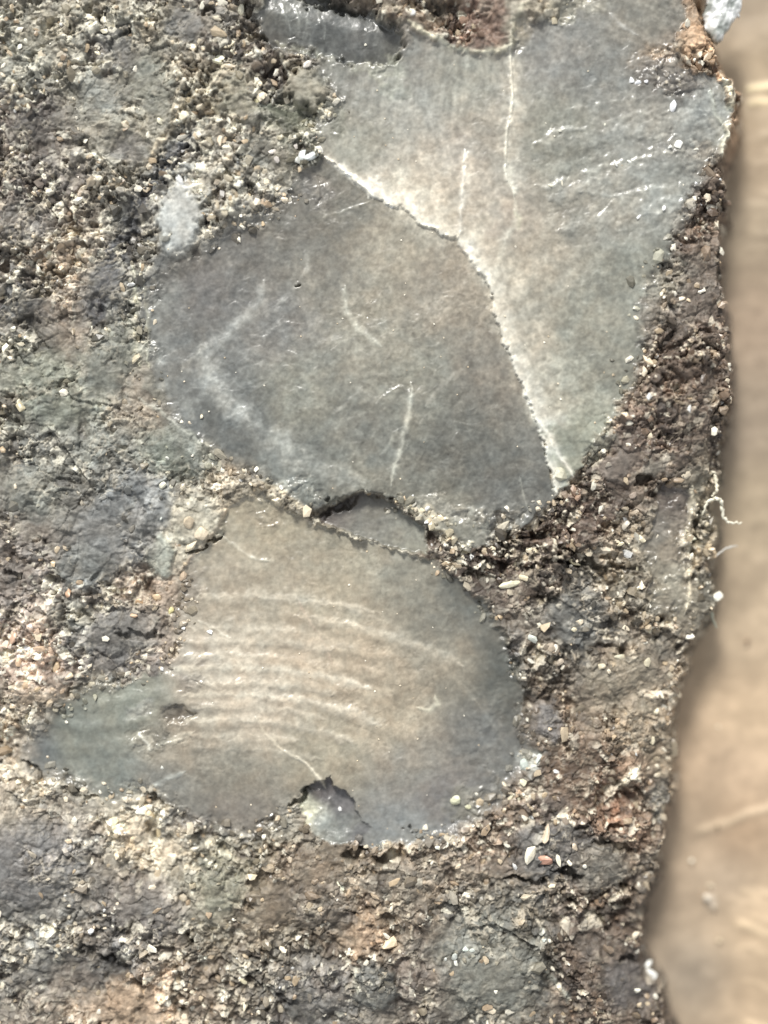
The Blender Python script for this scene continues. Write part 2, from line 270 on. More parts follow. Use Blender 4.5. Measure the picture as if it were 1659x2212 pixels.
vein([(1230,330),(1330,310),(1460,300)], 6, (168,168,156), .4, 2, .55, 5)
vein([(1250,420),(1330,430),(1440,410),(1510,395)], 6, (170,172,164), .4, 2, .5, 5)
vein([(1380,470),(1460,460),(1500,450)], 6, (186,188,182), .5, 2, .5, 5)
vein([(1310,40),(1335,62),(1370,88)], 5, (186,188,186), .6, 2, .3, 3)
vein([(1165,2005),(1185,2040)], 4, (190,196,186), .6, 3, .2, 3)
vein([(1180,2100),(1215,2140),(1235,2165)], 5, (188,196,182), .6, 3, .3, 3)
vein([(770,2085),(764,2115),(772,2145)], 4, (210,212,192), .8, 4, .2, 3)
vein([(880,1860),(1000,1880),(1090,1900),(1180,1880)], 6, (140,122,96), .5, 6, .3, 6)
for k, (x0, y0, x1, y1) in enumerate([(640,20,650,80),(668,20,655,90),(700,20,700,90),(620,40,630,90),(690,30,690,60),(610,10,620,60)]):
    vein([(x0,y0),((x0+x1)/2+2,(y0+y1)/2),(x1,y1)], 2, (158,160,152), .5, 1, .35, 2)
# fine ripples that follow the break on the big lower face
def rip_dx(x): return np.where(x > 520, (x-520)*.72, (x-520)*.18)
for r, x0, x1, st in [(612,430,800,.5),(575,640,1000,.4),(545,410,640,.35),(515,400,720,.4),(486,400,600,.5),(458,380,800,.85),(425,430,720,.4),(400,400,820,.75),(372,420,700,.4),(345,400,760,.55),(312,410,640,.35),(285,430,680,.25)]:
    xs_ = np.linspace(x0, x1, 14); dx_ = rip_dx(xs_)
    vein(list(zip(xs_, 1900-np.sqrt(np.maximum(r*r-dx_*dx_, 100)))), 11, (204,190,164), st*.98, 1.6, .02, 5)
    vein(list(zip(xs_+20, 1901-np.sqrt(np.maximum(r*r-dx_*dx_, 100)))), 3, (214,204,180), st*.4, .3, .5, 6)

def evalrock(x, y):
    """height, colour and zone number of the rock at layout points"""
    sh = x.shape; x = x.ravel(); y = y.ravel()
    n1 = fbm(x, y, 46, 3, 3); n2 = fbm(x, y, 46, 3, 43); n3 = fbm(x, y, 12, 2, 5); n4 = fbm(x, y, 12, 2, 8)
    xw = x+n1*11+n3*8; yw = y+n2*11+n4*8            # ragged outline
    xs = x+n3*3+fbm(x, y, 9, 2, 15)*2.6; ys = y+n4*3+fbm(x, y, 9, 2, 16)*2.6                  # crisp outline
    big = fbm(x, y, 420, 3, 21); mid = fbm(x, y, 120, 4, 22)
    # crust
    HB = ctrl(x, y, [(200,500,15),(350,900,12),(500,1080,6),(300,1300,0),(100,1600,-10),(500,1900,-16),(1000,1950,-16),(1200,1700,-14),(1250,1300,-10),(1250,1100,16),(1420,850,26),(1500,500,30),(100,100,18),(600,300,24),(1000,40,46),(1450,1200,-5),(1450,1900,-20)], 3, 80)
    H = HB+7+big*10+mid*11
    soft = np.clip(ctrl(x, y, [(880,470,0),(1080,720,0),(1180,1000,0),(720,360,0),(320,700,.7),(350,880,1),(500,1000,1),(620,1080,.4),(400,560,.7),(560,450,1),(1000,1180,.4),(1150,1130,.4),(1300,950,.45),(1400,650,.8),(1500,400,.9),(1560,250,.1),(1100,60,.4),(900,90,.3),(700,150,1),(690,260,.5),(400,1300,1),(200,1450,1),(80,1650,1.2),(50,1610,1.2),(250,1740,.9),(500,1800,1),(600,1800,1),(800,1820,.1),(1050,1780,.5),(1150,1650,.6),(1130,1500,.5),(1030,1300,.3),(800,1170,0)], 4, 30)*1.3*vnoise(x, y, 70, 55)*1.6, 0, 1.2)
    col = ctrl(xw, yw, CRUST_COL, 4.2, 30)
    crust = np.ones(x.shape)
    rough = sstep(.25, .72, vnoise(x, y, 75, 401)*.5+vnoise(x, y, 150, 402)*.25+vnoise(x, y, 30, 403)*.25)
    amp = (.26+1.05*rough)*ctrl(x, y, [(100,100,1.0),(400,150,1.0),(150,450,1.0),(100,650,.9),(150,850,.6),(250,1050,.5),(60,1100,.6),(60,1450,.9),(300,1280,.8),(100,1850,.65),(350,1900,.85),
        (600,1950,.75),(900,1950,.85),(1050,2100,.6),(60,2150,.9),(1300,2050,1.05),(1200,1700,1.1),(1350,1500,.9),(1150,1200,1.3),(1400,900,1.05),(1500,500,1.0),(1500,700,1.0),(1000,50,.8),(600,350,.8)], 3, 60)
    spark = ctrl(x, y, [(100,100,1.2),(400,150,1.3),(150,450,1.2),(100,650,.9),(150,850,.3),(250,1050,.25),(60,1100,.5),(60,1450,1.3),(300,1280,.8),(100,1850,.4),(350,1900,.8),
        (600,1950,.6),(900,1950,.7),(1050,2100,.4),(60,2150,.8),(1300,2050,.7),(1200,1700,.9),(1350,1500,.9),(1150,1200,1.5),(1400,900,.7),(1500,500,.6),(1500,700,.8),(1000,50,.8),(600,350,1.4)], 3, 60)
    # big shape of the right flank
    sdo = sdist(xw*0.6+x*0.4, yw*0.6+y*0.4, OUTLINE)
    zone = np.zeros(x.shape, int)
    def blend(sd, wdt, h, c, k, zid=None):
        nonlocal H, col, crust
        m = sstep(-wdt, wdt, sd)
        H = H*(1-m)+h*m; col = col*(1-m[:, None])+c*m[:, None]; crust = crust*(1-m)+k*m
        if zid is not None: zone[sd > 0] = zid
    for p in PATCH:
        if p[1] > 780 and p[0] < 1120 and p[2] > 34: p = p[:6]+(max(p[6], .52),)+p[7:]
        a = math.radians(p[4]); dx = xw-p[0]; dy = yw-p[1]
        u = (dx*math.cos(a)+dy*math.sin(a))/p[2]; v = (-dx*math.sin(a)+dy*math.cos(a))/p[3]
        r = np.hypot(u, v); near = r < 2.2
        sdp = (1-r)*min(p[2], p[3])
        dome = p[7]+np.sqrt(np.clip(1-r*r, 0, 1))*min(p[2], p[3])*.22
        m = sstep(-p[8], p[8], sdp)*(.85 if p[6] > .15 else 1.0)*near
        H = H*(1-m)+(H*.65+dome)*m; col = col*(1-m[:, None])+lin(p[5])*m[:, None]; crust = crust*(1-m)+p[6]*m
    # E, the dark hollow face at the top
    hE = 17-(y-60)*.16-(x-700)*.02+mid*3-16*sstep(60, 10, y-(x-700)*.18)
    blend(sdist(xs*.5+xw*.5, ys*.5+yw*.5, FE), 11, hE, ctrl(x, y, [(700,60,88,90,88),(780,110,92,93,91),(620,30,108,110,104),(600,90,98,96,90),(840,140,104,104,98)]), .05, 5)
    # B, upper faces
    gA = 26-16*sstep(1000, 340, x)+big*5+mid*2.5
    stp = 2.5*sstep(1000, 300, y)+2.4
    hB = gA+stp+8*sstep(0, 260, x-840-(y-450)*.35)-sstep(1400, 1580, x)*12-sstep(600, 1000, y)*sstep(1150, 1350, x)*10
    sdB = sdist(xs*.25+xw*.75, ys*.25+yw*.75, FB)
    xc = np.interp(y, [0,110,170,220,262,290,330,370,398,418,440,600,1100], [1096,1098,1102,1104,1100,1092,1090,1088,1092,1103,1110,1075,1075])+n3*1.5
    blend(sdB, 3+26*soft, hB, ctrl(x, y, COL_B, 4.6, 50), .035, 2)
    zone[(zone == 2) & (x > xc)] = 3
    H = H-3.2*sstep(0, 4, x-xc)*(zone == 3)*sstep(440, 380, y)
    # pale rim colour of B: strongest at its edge, fading inward; only the B side carries it
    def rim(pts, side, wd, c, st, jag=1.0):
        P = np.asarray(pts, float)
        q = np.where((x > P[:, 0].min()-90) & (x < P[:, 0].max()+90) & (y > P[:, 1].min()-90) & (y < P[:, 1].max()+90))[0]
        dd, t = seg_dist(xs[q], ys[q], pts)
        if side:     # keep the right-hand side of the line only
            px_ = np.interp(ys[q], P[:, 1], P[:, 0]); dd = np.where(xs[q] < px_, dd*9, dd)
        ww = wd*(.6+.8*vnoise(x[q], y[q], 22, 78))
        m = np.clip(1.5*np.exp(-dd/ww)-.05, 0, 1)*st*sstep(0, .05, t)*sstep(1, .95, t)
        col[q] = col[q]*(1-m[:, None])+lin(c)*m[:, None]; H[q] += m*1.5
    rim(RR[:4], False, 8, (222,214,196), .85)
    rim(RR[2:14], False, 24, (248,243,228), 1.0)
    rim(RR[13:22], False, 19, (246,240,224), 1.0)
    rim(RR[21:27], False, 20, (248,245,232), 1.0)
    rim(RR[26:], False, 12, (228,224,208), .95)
    rim([(1003,335),(1002,370),(1000,400),(996,440),(992,480),(990,520)], True, 14, (214,204,184), .9)
    rim([(1100,20),(1098,110),(1102,170),(1104,220),(1100,262),(1092,290),(1090,330),(1088,370),(1092,398),(1103,418),(1112,440)], True, 10, (220,212,190), 1.0)
    # A, the central face, a step lower
    sdA = sdist(xs, ys, FA)
    lip = (y-345)/735.0
    hA = gA-sstep(980, 1160, y)*6+12*np.exp(-((x-760)**2/240**2+(y-860)**2/200**2))
    blend(sdA, 2.2+36*soft, hA, ctrl(x, y, COL_A, 4.6, 50)*.92, .04, 1)
    # C, the big lower face
    sdC = sdist(xs*.25+xw*.75, ys*.25+yw*.75, FC)
    hC = -8+22*np.exp(-(((x-640)/430)**2+((y-1470)/300)**2))-sstep(880, 1180, x)*24-sstep(1660, 1840, y)*14-sstep(400, 60, x)*8+big*5+mid*2.5
    rr = np.hypot(rip_dx(x), (y-1900))+16*fbm(x, y, 130, 2, 61)
    hC = hC+1.5*np.sin(rr/47*6.283)*sstep(620, 540, rr)*sstep(230, 320, rr)*sstep(1000, 800, x)*(.3+.9*vnoise(x, y, 150, 65))
    blend(sdC, 3+34*soft, hC, ctrl(x, y, COL_C, 4.6, 50), .045, 4)
    # crumbs grown over the faces
    for p in OVER:
        a = math.radians(p[4]); dx = xw+n1*10-p[0]; dy = yw+n2*10-p[1]
        u = (dx*math.cos(a)+dy*math.sin(a))/p[2]; v = (-dx*math.sin(a)+dy*math.cos(a))/p[3]
        m = sstep(1.25, .45, np.hypot(u, v))*p[7]
        col = col*(1-m[:, None])+lin(p[5])*m[:, None]; crust = crust*(1-m)+p[6]*m
    # D, slot under the rim of A; shade below that rim painted as darker colour
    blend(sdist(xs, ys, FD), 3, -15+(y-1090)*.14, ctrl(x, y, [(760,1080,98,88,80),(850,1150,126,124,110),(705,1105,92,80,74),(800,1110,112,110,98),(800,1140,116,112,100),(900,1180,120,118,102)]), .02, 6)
    # G, pale chip hollow at the foot of C
    blend(sdist(xs, ys, FG), 3, -22+(y-1700)*.12+mid*8, ctrl(x, y, [(700,1710,106,98,98),(740,1740,104,100,102),(690,1775,156,158,148),(745,1780,112,114,110),(665,1760,206,204,170),(780,1810,104,104,106),(720,1800,128,132,126)], 4.5, 14), .22, 7)
    # P, brown panel near the right rim
    blend(sdist(xw+n1*8, yw+n2*8, FP), 10, 0+(1492-x)*-.10, ctrl(x, y, [(1440,1080,98,84,74),(1430,1130,108,102,92),(1450,1250,132,124,104),(1470,1180,128,116,96)]), .32, 8)
    # hollows
    for p in PITS:
        a = math.radians(p[4]); dx = xw-p[0]; dy = yw-p[1]
        u = (dx*math.cos(a)+dy*math.sin(a))/p[2]; v = (-dx*math.sin(a)+dy*math.cos(a))/p[3]
        H = H-p[5]*(1-sstep(.55, 1.15, np.hypot(u, v)))
    # veins and pale rims
    brk = vnoise(x, y, 13, 71)*.6+vnoise(x, y, 29, 72)*.4
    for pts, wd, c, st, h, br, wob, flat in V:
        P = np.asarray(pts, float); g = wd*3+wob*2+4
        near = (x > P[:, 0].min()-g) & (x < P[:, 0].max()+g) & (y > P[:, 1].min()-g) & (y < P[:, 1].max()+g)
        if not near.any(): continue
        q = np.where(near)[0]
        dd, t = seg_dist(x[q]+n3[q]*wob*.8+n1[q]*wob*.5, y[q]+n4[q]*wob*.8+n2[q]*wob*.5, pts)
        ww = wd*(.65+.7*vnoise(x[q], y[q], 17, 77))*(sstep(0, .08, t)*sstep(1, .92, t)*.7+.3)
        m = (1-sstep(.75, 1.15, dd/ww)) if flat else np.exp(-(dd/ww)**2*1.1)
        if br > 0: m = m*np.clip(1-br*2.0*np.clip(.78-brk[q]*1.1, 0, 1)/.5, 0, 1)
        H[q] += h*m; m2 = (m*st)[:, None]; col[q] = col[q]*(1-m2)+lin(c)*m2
    # ragged crumbs of the crust, broken cells of four sizes
    k = crust*amp
    dxw = x+n1*5; dyw = y+n2*5
    cell_l = np.ones(x.shape); cell_w = np.zeros(x.shape); cell_o = np.zeros(x.shape)
    ang = .5
    for s_, a_, st_, sd_, cw in ((84, 10, 1.5, 30, .20), (44, 8, 1.4, 31, .22), (23, 7.5, 1.5, 32, .32), (12, 5.6, 1.5, 33, .38), (6.8, 2.6, 1.3, 34, .34)):
        f1, f2, ra, rb, rc, rd, du, dv = worley(dxw, dyw, s_, sd_, st_, ang)
        h = (ra-.5)*1.3+((rb-.5)*du+(rc-.5)*dv)*2.4-.5*np.exp(-((f2-f1)/.09)**2)*(rc > .5)*(.2 if s_ > 30 else 1)*sstep(.25, .7, k)
        H = H+h*a_*k*1.15
        cell_l = cell_l*np.exp((rd-.52)*cw*2.1*np.minimum(1, .12+1.5*k))
        if s_ < 30: cell_w = np.maximum(cell_w, (rb > 1-.085*spark*np.clip((brk-.25)*3.0, 0, 2.2))*(f2-f1 > .05)*np.clip(k*1.6-.35, 0, 1)*(.55+.45*rd))
        cell_o = cell_o+(rc-.5)*cw*np.minimum(1, k)
        ang += .9
    ms = (.5+.5*np.clip(k*2, 0, 1))
    mott = fbm(x, y, 17, 3, 81)*.10+fbm(x, y, 75, 3, 82)*.09+fbm(x, y, 9, 2, 83)*.17+fbm(x, y, 42, 3, 84)*.08+fbm(x, y, 5, 1, 88)*.07
    isB = ((zone == 2) | (zone == 5))
    mott = mott*np.where(zone == 4, .6, 1)+fbm(x*1.0+y*.12, y*.12, 9, 3, 86)*.16*isB*sstep(420, 150, y)+fbm(x*.25, y, 12, 3, 87)*.07*(zone == 4)
    col = col*(cell_l*np.exp(mott*1.15))[:, None]
    col = col*np.exp(np.stack([cell_o*.25, cell_o*0, -cell_o*.35], 1))
    hue = fbm(x, y, 34, 3, 85)
    col = col*np.exp(np.stack([hue*.05, hue*-.01, hue*-.07], 1))
    W = lin((232,224,200))
    m = np.clip(cell_w, 0, 1)[:, None]*.85
    col = col*(1-m)+W*m
    # smooth faces keep a faint grain
    fine = (1-np.clip(k*1.5, 0, 1))
    H = H+fine*(fbm(x, y, 34, 2, 91)*.45+fbm(x, y, 7, 2, 92)*.15)
    kc = np.clip(k*1.4, 0, 1)
    rid = np.maximum(sstep(.88, .99, 1-np.abs(fbm(xw*.8+y*.3, yw, 58, 4, 411, .62))), .9*sstep(.88, .99, 1-np.abs(fbm(xw, yw*.7-x*.3, 34, 3, 412, .6))))
    rid = rid*sstep(.40, .66, vnoise(x, y, 48, 413)*.6+vnoise(x, y, 18, 414)*.4)*kc
    H = H+rid*4.5; col = col*(1-rid[:, None]*.55)+lin((206,190,160))*rid[:, None]*.55
    drk = sstep(.64, .80, vnoise(x+n1*14, y+n2*14, 36, 415)*.7+vnoise(x, y, 15, 416)*.3)*kc
    H = H-drk*12; col = col*(1-drk[:, None]*.35)+lin((84,66,60))*drk[:, None]*.35
    brn = sstep(950, 1250, x)*sstep(560, 760, y+x*.35)*kc
    col = col*(1+.26*kc-.24*brn)[:, None]*np.exp(brn[:, None]*np.array([.05, -.03, -.10]))
    g_ = (col@np.array([.3, .55, .15]))[:, None]
    col = (g_+(col-g_)*.60)*np.array([1.0, 1.005, .965])
    # flank: the right side rolls over and falls to the slab
    fall = np.clip(-sdo, 0, None); near = sstep(95, 0, sdo)
    H = H-near*26*np.where((x > 1300), 1, .3)
    H = H-fall*2.6-fall**2*.02
    return H.reshape(sh), np.clip(col, .004, .9).reshape(sh+(3,)), zone.reshape(sh), crust.reshape(sh), sdo.reshape(sh), spark.reshape(sh), amp.reshape(sh)

def axis(a, b, fine0, fine1, st, coarse):
    return np.concatenate([np.arange(a, fine0, coarse), np.arange(fine0, fine1, st), np.arange(fine1, b+coarse, coarse)])
gx = axis(-640, 1700, -40, 1640, 1.95, 12.0); gx = gx[gx <= 1712]
gy = axis(-640, 2800, -40, 2260, 1.95, 12.0)
X, Y = np.meshgrid(gx, gy)
H, COL, ZONE, CRUST, SDO, SPARK, AMP = evalrock(X, Y)

# ------------------------------------------------------------------ materials
def stone_mat(name, rough=.55, spec=.4, bump=.35, scale=900, attr='Col', var=.18):
    m = bpy.data.materials.new(name); m.use_nodes = True
    n = m.node_tree.nodes; l = m.node_tree.links; b = n['Principled BSDF']
    at = n.new('ShaderNodeAttribute'); at.attribute_name = attr
    tc = n.new('ShaderNodeTexCoord')
    no = n.new('ShaderNodeTexNoise'); no.inputs['Scale'].default_value = scale; no.inputs['Detail'].default_value = 6; no.inputs['Roughness'].default_value = .65
    l.new(tc.outputs['Object'], no.inputs['Vector'])
    mr = n.new('ShaderNodeMapRange'); mr.inputs[1].default_value = .3; mr.inputs[2].default_value = .7
    mr.inputs[3].default_value = 1-var; mr.inputs[4].default_value = 1+var
    l.new(no.outputs['Fac'], mr.inputs[0])
    mx = n.new('ShaderNodeVectorMath'); mx.operation = 'SCALE'
    l.new(at.outputs['Color'], mx.inputs[0]); l.new(mr.outputs[0], mx.inputs['Scale'])
    l.new(mx.outputs[0], b.inputs['Base Color'])
    bp = n.new('ShaderNodeBump'); bp.inputs['Strength'].default_value = bump; bp.inputs['Distance'].default_value = .00016
    no2 = n.new('ShaderNodeTexNoise'); no2.inputs['Scale'].default_value = scale*1.7; no2.inputs['Detail'].default_value = 5
    l.new(tc.outputs['Object'], no2.inputs['Vector'])
    l.new(no2.outputs['Fac'], bp.inputs['Height']); l.new(bp.outputs[0], b.inputs['Normal'])
    b.inputs['Roughness'].default_value = rough
    b.inputs['Specular IOR Level'].default_value = spec
    return m
M_crust = stone_mat('crumbly_crust', .6, .45, .5, 1100, var=.25)
M_face = stone_mat('smooth_flint', .31, .7, .12, 1000, var=.15)
M_grain = stone_mat('mineral_grain', .38, .6, .25, 1600, var=.14)
M_slab = stone_mat('tan_stone', .55, .3, .2, 260, var=.07)
M_pale = stone_mat('pale_crystal', .3, .6, .3, 800, var=.1)

def to_world(P):     # layout (x, y, h) -> metres
    P = np.asarray(P, float); o = np.empty_like(P)
    o[:, 0] = (P[:, 0]-CX)*S; o[:, 1] = (CY-P[:, 1])*S; o[:, 2] = P[:, 2]*S
    return o
def mesh_obj(name, co, faces, cols, mat, parent=None, smooth=True, loc=None):
    """co metres (n,3), faces (m,k) int"""
    me = bpy.data.meshes.new(name)
    co = np.asarray(co, np.float32)
    if loc is not None: co = co-np.asarray(loc, np.float32)
    faces = np.asarray(faces, np.int32); nf, k = faces.shape
    me.vertices.add(len(co)); me.vertices.foreach_set('co', co.ravel())
    me.loops.add(nf*k); me.loops.foreach_set('vertex_index', faces.ravel())
    me.polygons.add(nf); me.polygons.foreach_set('loop_start', np.arange(0, nf*k, k, dtype=np.int32))
    me.update(calc_edges=True)
    me.polygons.foreach_set('use_smooth', np.full(nf, smooth, bool))
    a = me.color_attributes.new('Col', 'FLOAT_COLOR', 'POINT')
    c4 = np.ones((len(co), 4), np.float32); c4[:, :3] = cols
    a.data.foreach_set('color', c4.ravel())
    me.materials.append(mat)
    o = bpy.data.objects.new(name, me); C.objects.link(o)
    if loc is not None: o.location = loc
    if parent is not None: o.parent = parent
    return o

# ------------------------------------------------------------------ the tan slab under the rock (setting)
SLAB = -175.0
PF = 1-SLAB/CAMD
def slab_pt(x, y): return (CX+(x-CX)*PF, CY+(y-CY)*PF)     # where a spot seen at x, y lies on the lower slab
sx = np.concatenate([np.arange(-4000, 1400, 150), np.arange(1400, 2100, 5.0), np.arange(2100, 6000, 150)])
sy = np.concatenate([np.arange(-4000, -160, 150), np.arange(-160, 2400, 5.0), np.arange(2400, 6000, 150)])
SX, SY = np.meshgrid(sx, sy)
TAN = [(1600,50,172,155,130),(1650,160,180,160,128),(1620,350,165,145,116),(1600,500,158,142,116),(1640,700,172,150,124),(1600,900,158,142,120),(1650,1100,176,158,128),(1600,1350,178,158,128),
 (1620,1550,205,178,140),(1560,1650,190,164,132),(1600,1800,178,148,112),(1560,1900,170,152,128),(1640,2000,198,172,134),(1500,2100,150,138,120),(1640,2150,190,164,128),(1500,1800,165,145,118)]  # spots close to the rock keep some of its shadow as darker tan
TAN = [slab_pt(a, b)+(r, g, bb) for a, b, r, g, bb in TAN]
xx = SX.ravel(); yy = SY.ravel()
sc_ = ctrl(xx, yy, TAN, 2.6, 60)
sh_ = SLAB+fbm(xx, yy, 300, 3, 131)*10+fbm(xx, yy, 60, 3, 132)*2.5+sstep(1650, 1850, xx)*14
def sfeat(pts, wd, c, st, h):
    global sc_, sh_
    pts = [slab_pt(*p) for p in pts]
    dd, t = seg_dist(xx+fbm(xx, yy, 30, 2, 5)*3, yy+fbm(xx, yy, 30, 2, 6)*3, pts)
    m = np.exp(-(dd/wd)**2)*sstep(0, .15, t)
    sh_ = sh_+h*m; sc_ = sc_*(1-(m*st)[:, None])+lin(c)*(m*st)[:, None]
sfeat([(1600,196),(1640,190),(1720,188)], 9, (250,232,180), .9, 6)
sfeat([(1605,222),(1640,222),(1720,226)], 8, (240,220,168), .75, 4)
sfeat([(1490,1800),(1530,1792),(1580,1772),(1615,1755),(1700,1735)], 9, (222,198,160), .55, 4)
sfeat([(1528,1935),(1540,1955)], 9, (225,215,196), .7, 5)
rs = np.random.default_rng(4)
for k in range(16):
    y0 = rs.uniform(1850, 2230); x0 = rs.uniform(1560, 1640); L_ = rs.uniform(20, 80)
    sfeat([(x0,y0),(x0+L_*.6,y0+rs.uniform(4, 16)),(x0+L_,y0+rs.uniform(12, 34))], rs.uniform(3, 8), (222,196,154), rs.uniform(.2, .55), 2)
for k in range(16):
    y0 = rs.uniform(0, 560); x0 = rs.uniform(1590, 1660); L_ = rs.uniform(30, 120)
    sfeat([(x0,y0),(x0+L_*.5,y0+rs.uniform(-6, 4)),(x0+L_,y0+rs.uniform(-6, 6))], rs.uniform(3, 7), (196,178,148), rs.uniform(.15, .45), 1.5)
g_ = (sc_@np.array([.3, .55, .15]))[:, None]; sc_ = g_+(sc_-g_)*.74
sc_ = sc_*np.array([.96, .925, .885])*np.exp(fbm(xx, yy, 26, 4, 133)*.12+fbm(xx, yy, 150, 3, 134)*.14)[:, None]
ny, nx = SX.shape
idx = np.arange(nx*ny).reshape(ny, nx)
F = np.stack([idx[1:, :-1], idx[1:, 1:], idx[:-1, 1:], idx[:-1, :-1]], -1).reshape(-1, 4)
slab = mesh_obj('ground', to_world(np.stack([xx, yy, sh_], 1)), F, sc_, M_slab)
slab['kind'] = 'structure'

# ------------------------------------------------------------------ the rock and its faces
rock = bpy.data.objects.new('rock', None); C.objects.link(rock)
rock.location = (0, 0, SLAB*S); rock.empty_display_size = .02
rock['label'] = 'grey and tan crumbly rock with smooth chipped faces and a pale jagged ridge'
rock['category'] = 'rock'
names = {0: ('rough_crust', M_crust, None),
 1: ('smooth_face', M_face, 'dark grey central face below the white jagged ridge'),
 2: ('smooth_face', M_face, 'grey face between the white jagged ridge and the thin upright crack'),
 3: ('smooth_face', M_face, 'broad grey green face right of the upright crack'),
 4: ('smooth_face', M_face, 'large tan lower face with fine curved ripples'),
 5: ('hollow_face', M_face, 'dark slate hollow face at the top edge'),
 6: ('shaded_slot', M_face, 'dark lens shaped slot between the central and lower faces'),
 7: ('pale_chip_scar', M_pale, 'small cloudy white chip at the foot of the lower face'),
 8: ('brown_panel', M_face, 'flat brown panel beside the cream rim line at the right')}
ny, nx = X.shape
idx = np.arange(nx*ny).reshape(ny, nx)
P = to_world(np.stack([X.ravel(), Y.ravel(), H.ravel()], 1)); P[:, 2] -= SLAB*S
CC = COL.reshape(-1, 3)
quad = np.stack([idx[1:, :-1], idx[1:, 1:], idx[:-1, 1:], idx[:-1, :-1]], -1)
keep = np.maximum(np.maximum(H[1:, :-1], H[1:, 1:]), np.maximum(H[:-1, 1:], H[:-1, :-1])) > SLAB-40
zc = ZONE[:-1, :-1]
for z, (nm, mat, lab) in names.items():
    f = quad[keep & (zc == z)]
    if not len(f): continue
    u, inv = np.unique(f.ravel(), return_inverse=True)
    o = mesh_obj(nm, P[u], inv.reshape(-1, 4), CC[u], mat, rock)
    if lab: o['label'] = lab

# ------------------------------------------------------------------ crumbs on the crust
rng = np.random.default_rng(7)
t_ = (1+5**.5)/2
ICO = np.array([(-1,t_,0),(1,t_,0),(-1,-t_,0),(1,-t_,0),(0,-1,t_),(0,1,t_),(0,-1,-t_),(0,1,-t_),(t_,0,-1),(t_,0,1),(-t_,0,-1),(-t_,0,1)])/math.hypot(1, t_)
ICF = np.array([(0,11,5),(0,5,1),(0,1,7),(0,7,10),(0,10,11),(1,5,9),(5,11,4),(11,10,2),(10,7,6),(7,1,8),(3,9,4),(3,4,2),(3,2,6),(3,6,8),(3,8,9),(4,9,5),(2,4,11),(6,2,10),(8,6,7),(9,8,1)])
def chunk(size, stretch, flat, jit=.28):
    v = ICO*(1+rng.uniform(-jit, jit, (12, 1)))+rng.uniform(-.12, .12, (12, 3))
    v = v*np.array([size*stretch, size/stretch**.5, size*flat])
    a = rng.uniform(0, 6.283, 3)*np.array([.16, .16, 1])+np.array([0, 0, 0])
    for ax, an in ((0, a[0]-.5), (1, a[1]-.5), (2, a[2])):
        c, s_ = math.cos(an), math.sin(an); R = np.eye(3); i, j = [(1, 2), (0, 2), (0, 1)][ax]
        R[i, i] = c; R[j, j] = c; R[i, j] = -s_; R[j, i] = s_
        v = v@R.T
    return v
from bisect import bisect
def sample(A, x, y):
    i = np.clip(np.searchsorted(gy, y), 0, len(gy)-1); j = np.clip(np.searchsorted(gx, x), 0, len(gx)-1)
    return A[i, j]
N = 60000
px = rng.uniform(-60, 1600, N); py = rng.uniform(-60, 2270, N)
cr = sample(CRUST, px, py); am = sample(AMP, px, py); sp = sample(SPARK, px, py); so = sample(SDO, px, py); zz = sample(ZONE, px, py)
clump = vnoise(px, py, 60, 201)*.6+vnoise(px, py, 22, 202)*.4
prob = np.clip((cr-.3)/.7, 0, 1)*np.clip(am*1.25-.25, 0, 1.3)*np.clip((clump-.32)*2.8, 0, 1)*.34
prob = np.where(so < -12, 0, prob)
ok = rng.uniform(size=N) < prob
px, py, sp = px[ok], py[ok], sp[ok]
EDGE = [([(1545,370),(1520,400),(1480,460),(1460,520),(1420,600),(1395,680),(1380,780),(1350,860),(1310,940),(1240,1030),(1190,1090),(1100,1150),(1020,1185)], 22, 420),
 ([(930,1200),(1000,1260),(1060,1320),(1110,1410),(1136,1510),(1145,1600),(1150,1660),(1100,1710),(1040,1780),(960,1815),(860,1830),(760,1830)], 16, 420), ([(300,600),(290,700),(310,800),(360,900),(440,970),(520,1020),(600,1060),(680,1110)], 18, 200),
 ([(390,500),(450,520),(560,450),(640,400),(690,345),(680,270),(720,220)], 22, 200), ([(400,1250),(390,1400),(330,1450),(210,1460),(80,1560)], 20, 160), ([(60,1660),(200,1720),(330,1720),(400,1800),(520,1810),(640,1760)], 18, 200),
 ([(1570,420),(1560,700),(1565,900),(1545,1050),(1535,1250),(1490,1400),(1455,1560),(1445,1750),(1410,1860),(1385,2050),(1420,2200)], 12, 420), ([(850,1085),(900,1110),(960,1160),(1020,1190),(1100,1190)], 16, 160)]
ex, ey = [], []
for pts, sg, n in EDGE:
    pts = np.array(pts, float); L = np.r_[0, np.cumsum(np.hypot(*(pts[1:]-pts[:-1]).T))]
    t = rng.uniform(0, L[-1], n); ex.append(np.interp(t, L, pts[:, 0])+rng.normal(0, sg, n)); ey.append(np.interp(t, L, pts[:, 1])+rng.normal(0, sg, n))
ex, ey = np.concatenate(ex), np.concatenate(ey)
q_ = (vnoise(ex, ey, 40, 207) > .42) & (sample(SDO, ex, ey) > -8)
ex, ey = ex[q_], ey[q_]
px = np.r_[px, ex]; py = np.r_[py, ey]; sp = np.r_[sp, np.full(len(ex), .8)]
base = sample(COL, px, py); hz = sample(H, px, py)
grains = []
pal = np.array([lin(c) for c in [(236,230,212),(222,210,186),(205,188,160),(190,170,140),(226,226,222),(170,150,124)]])
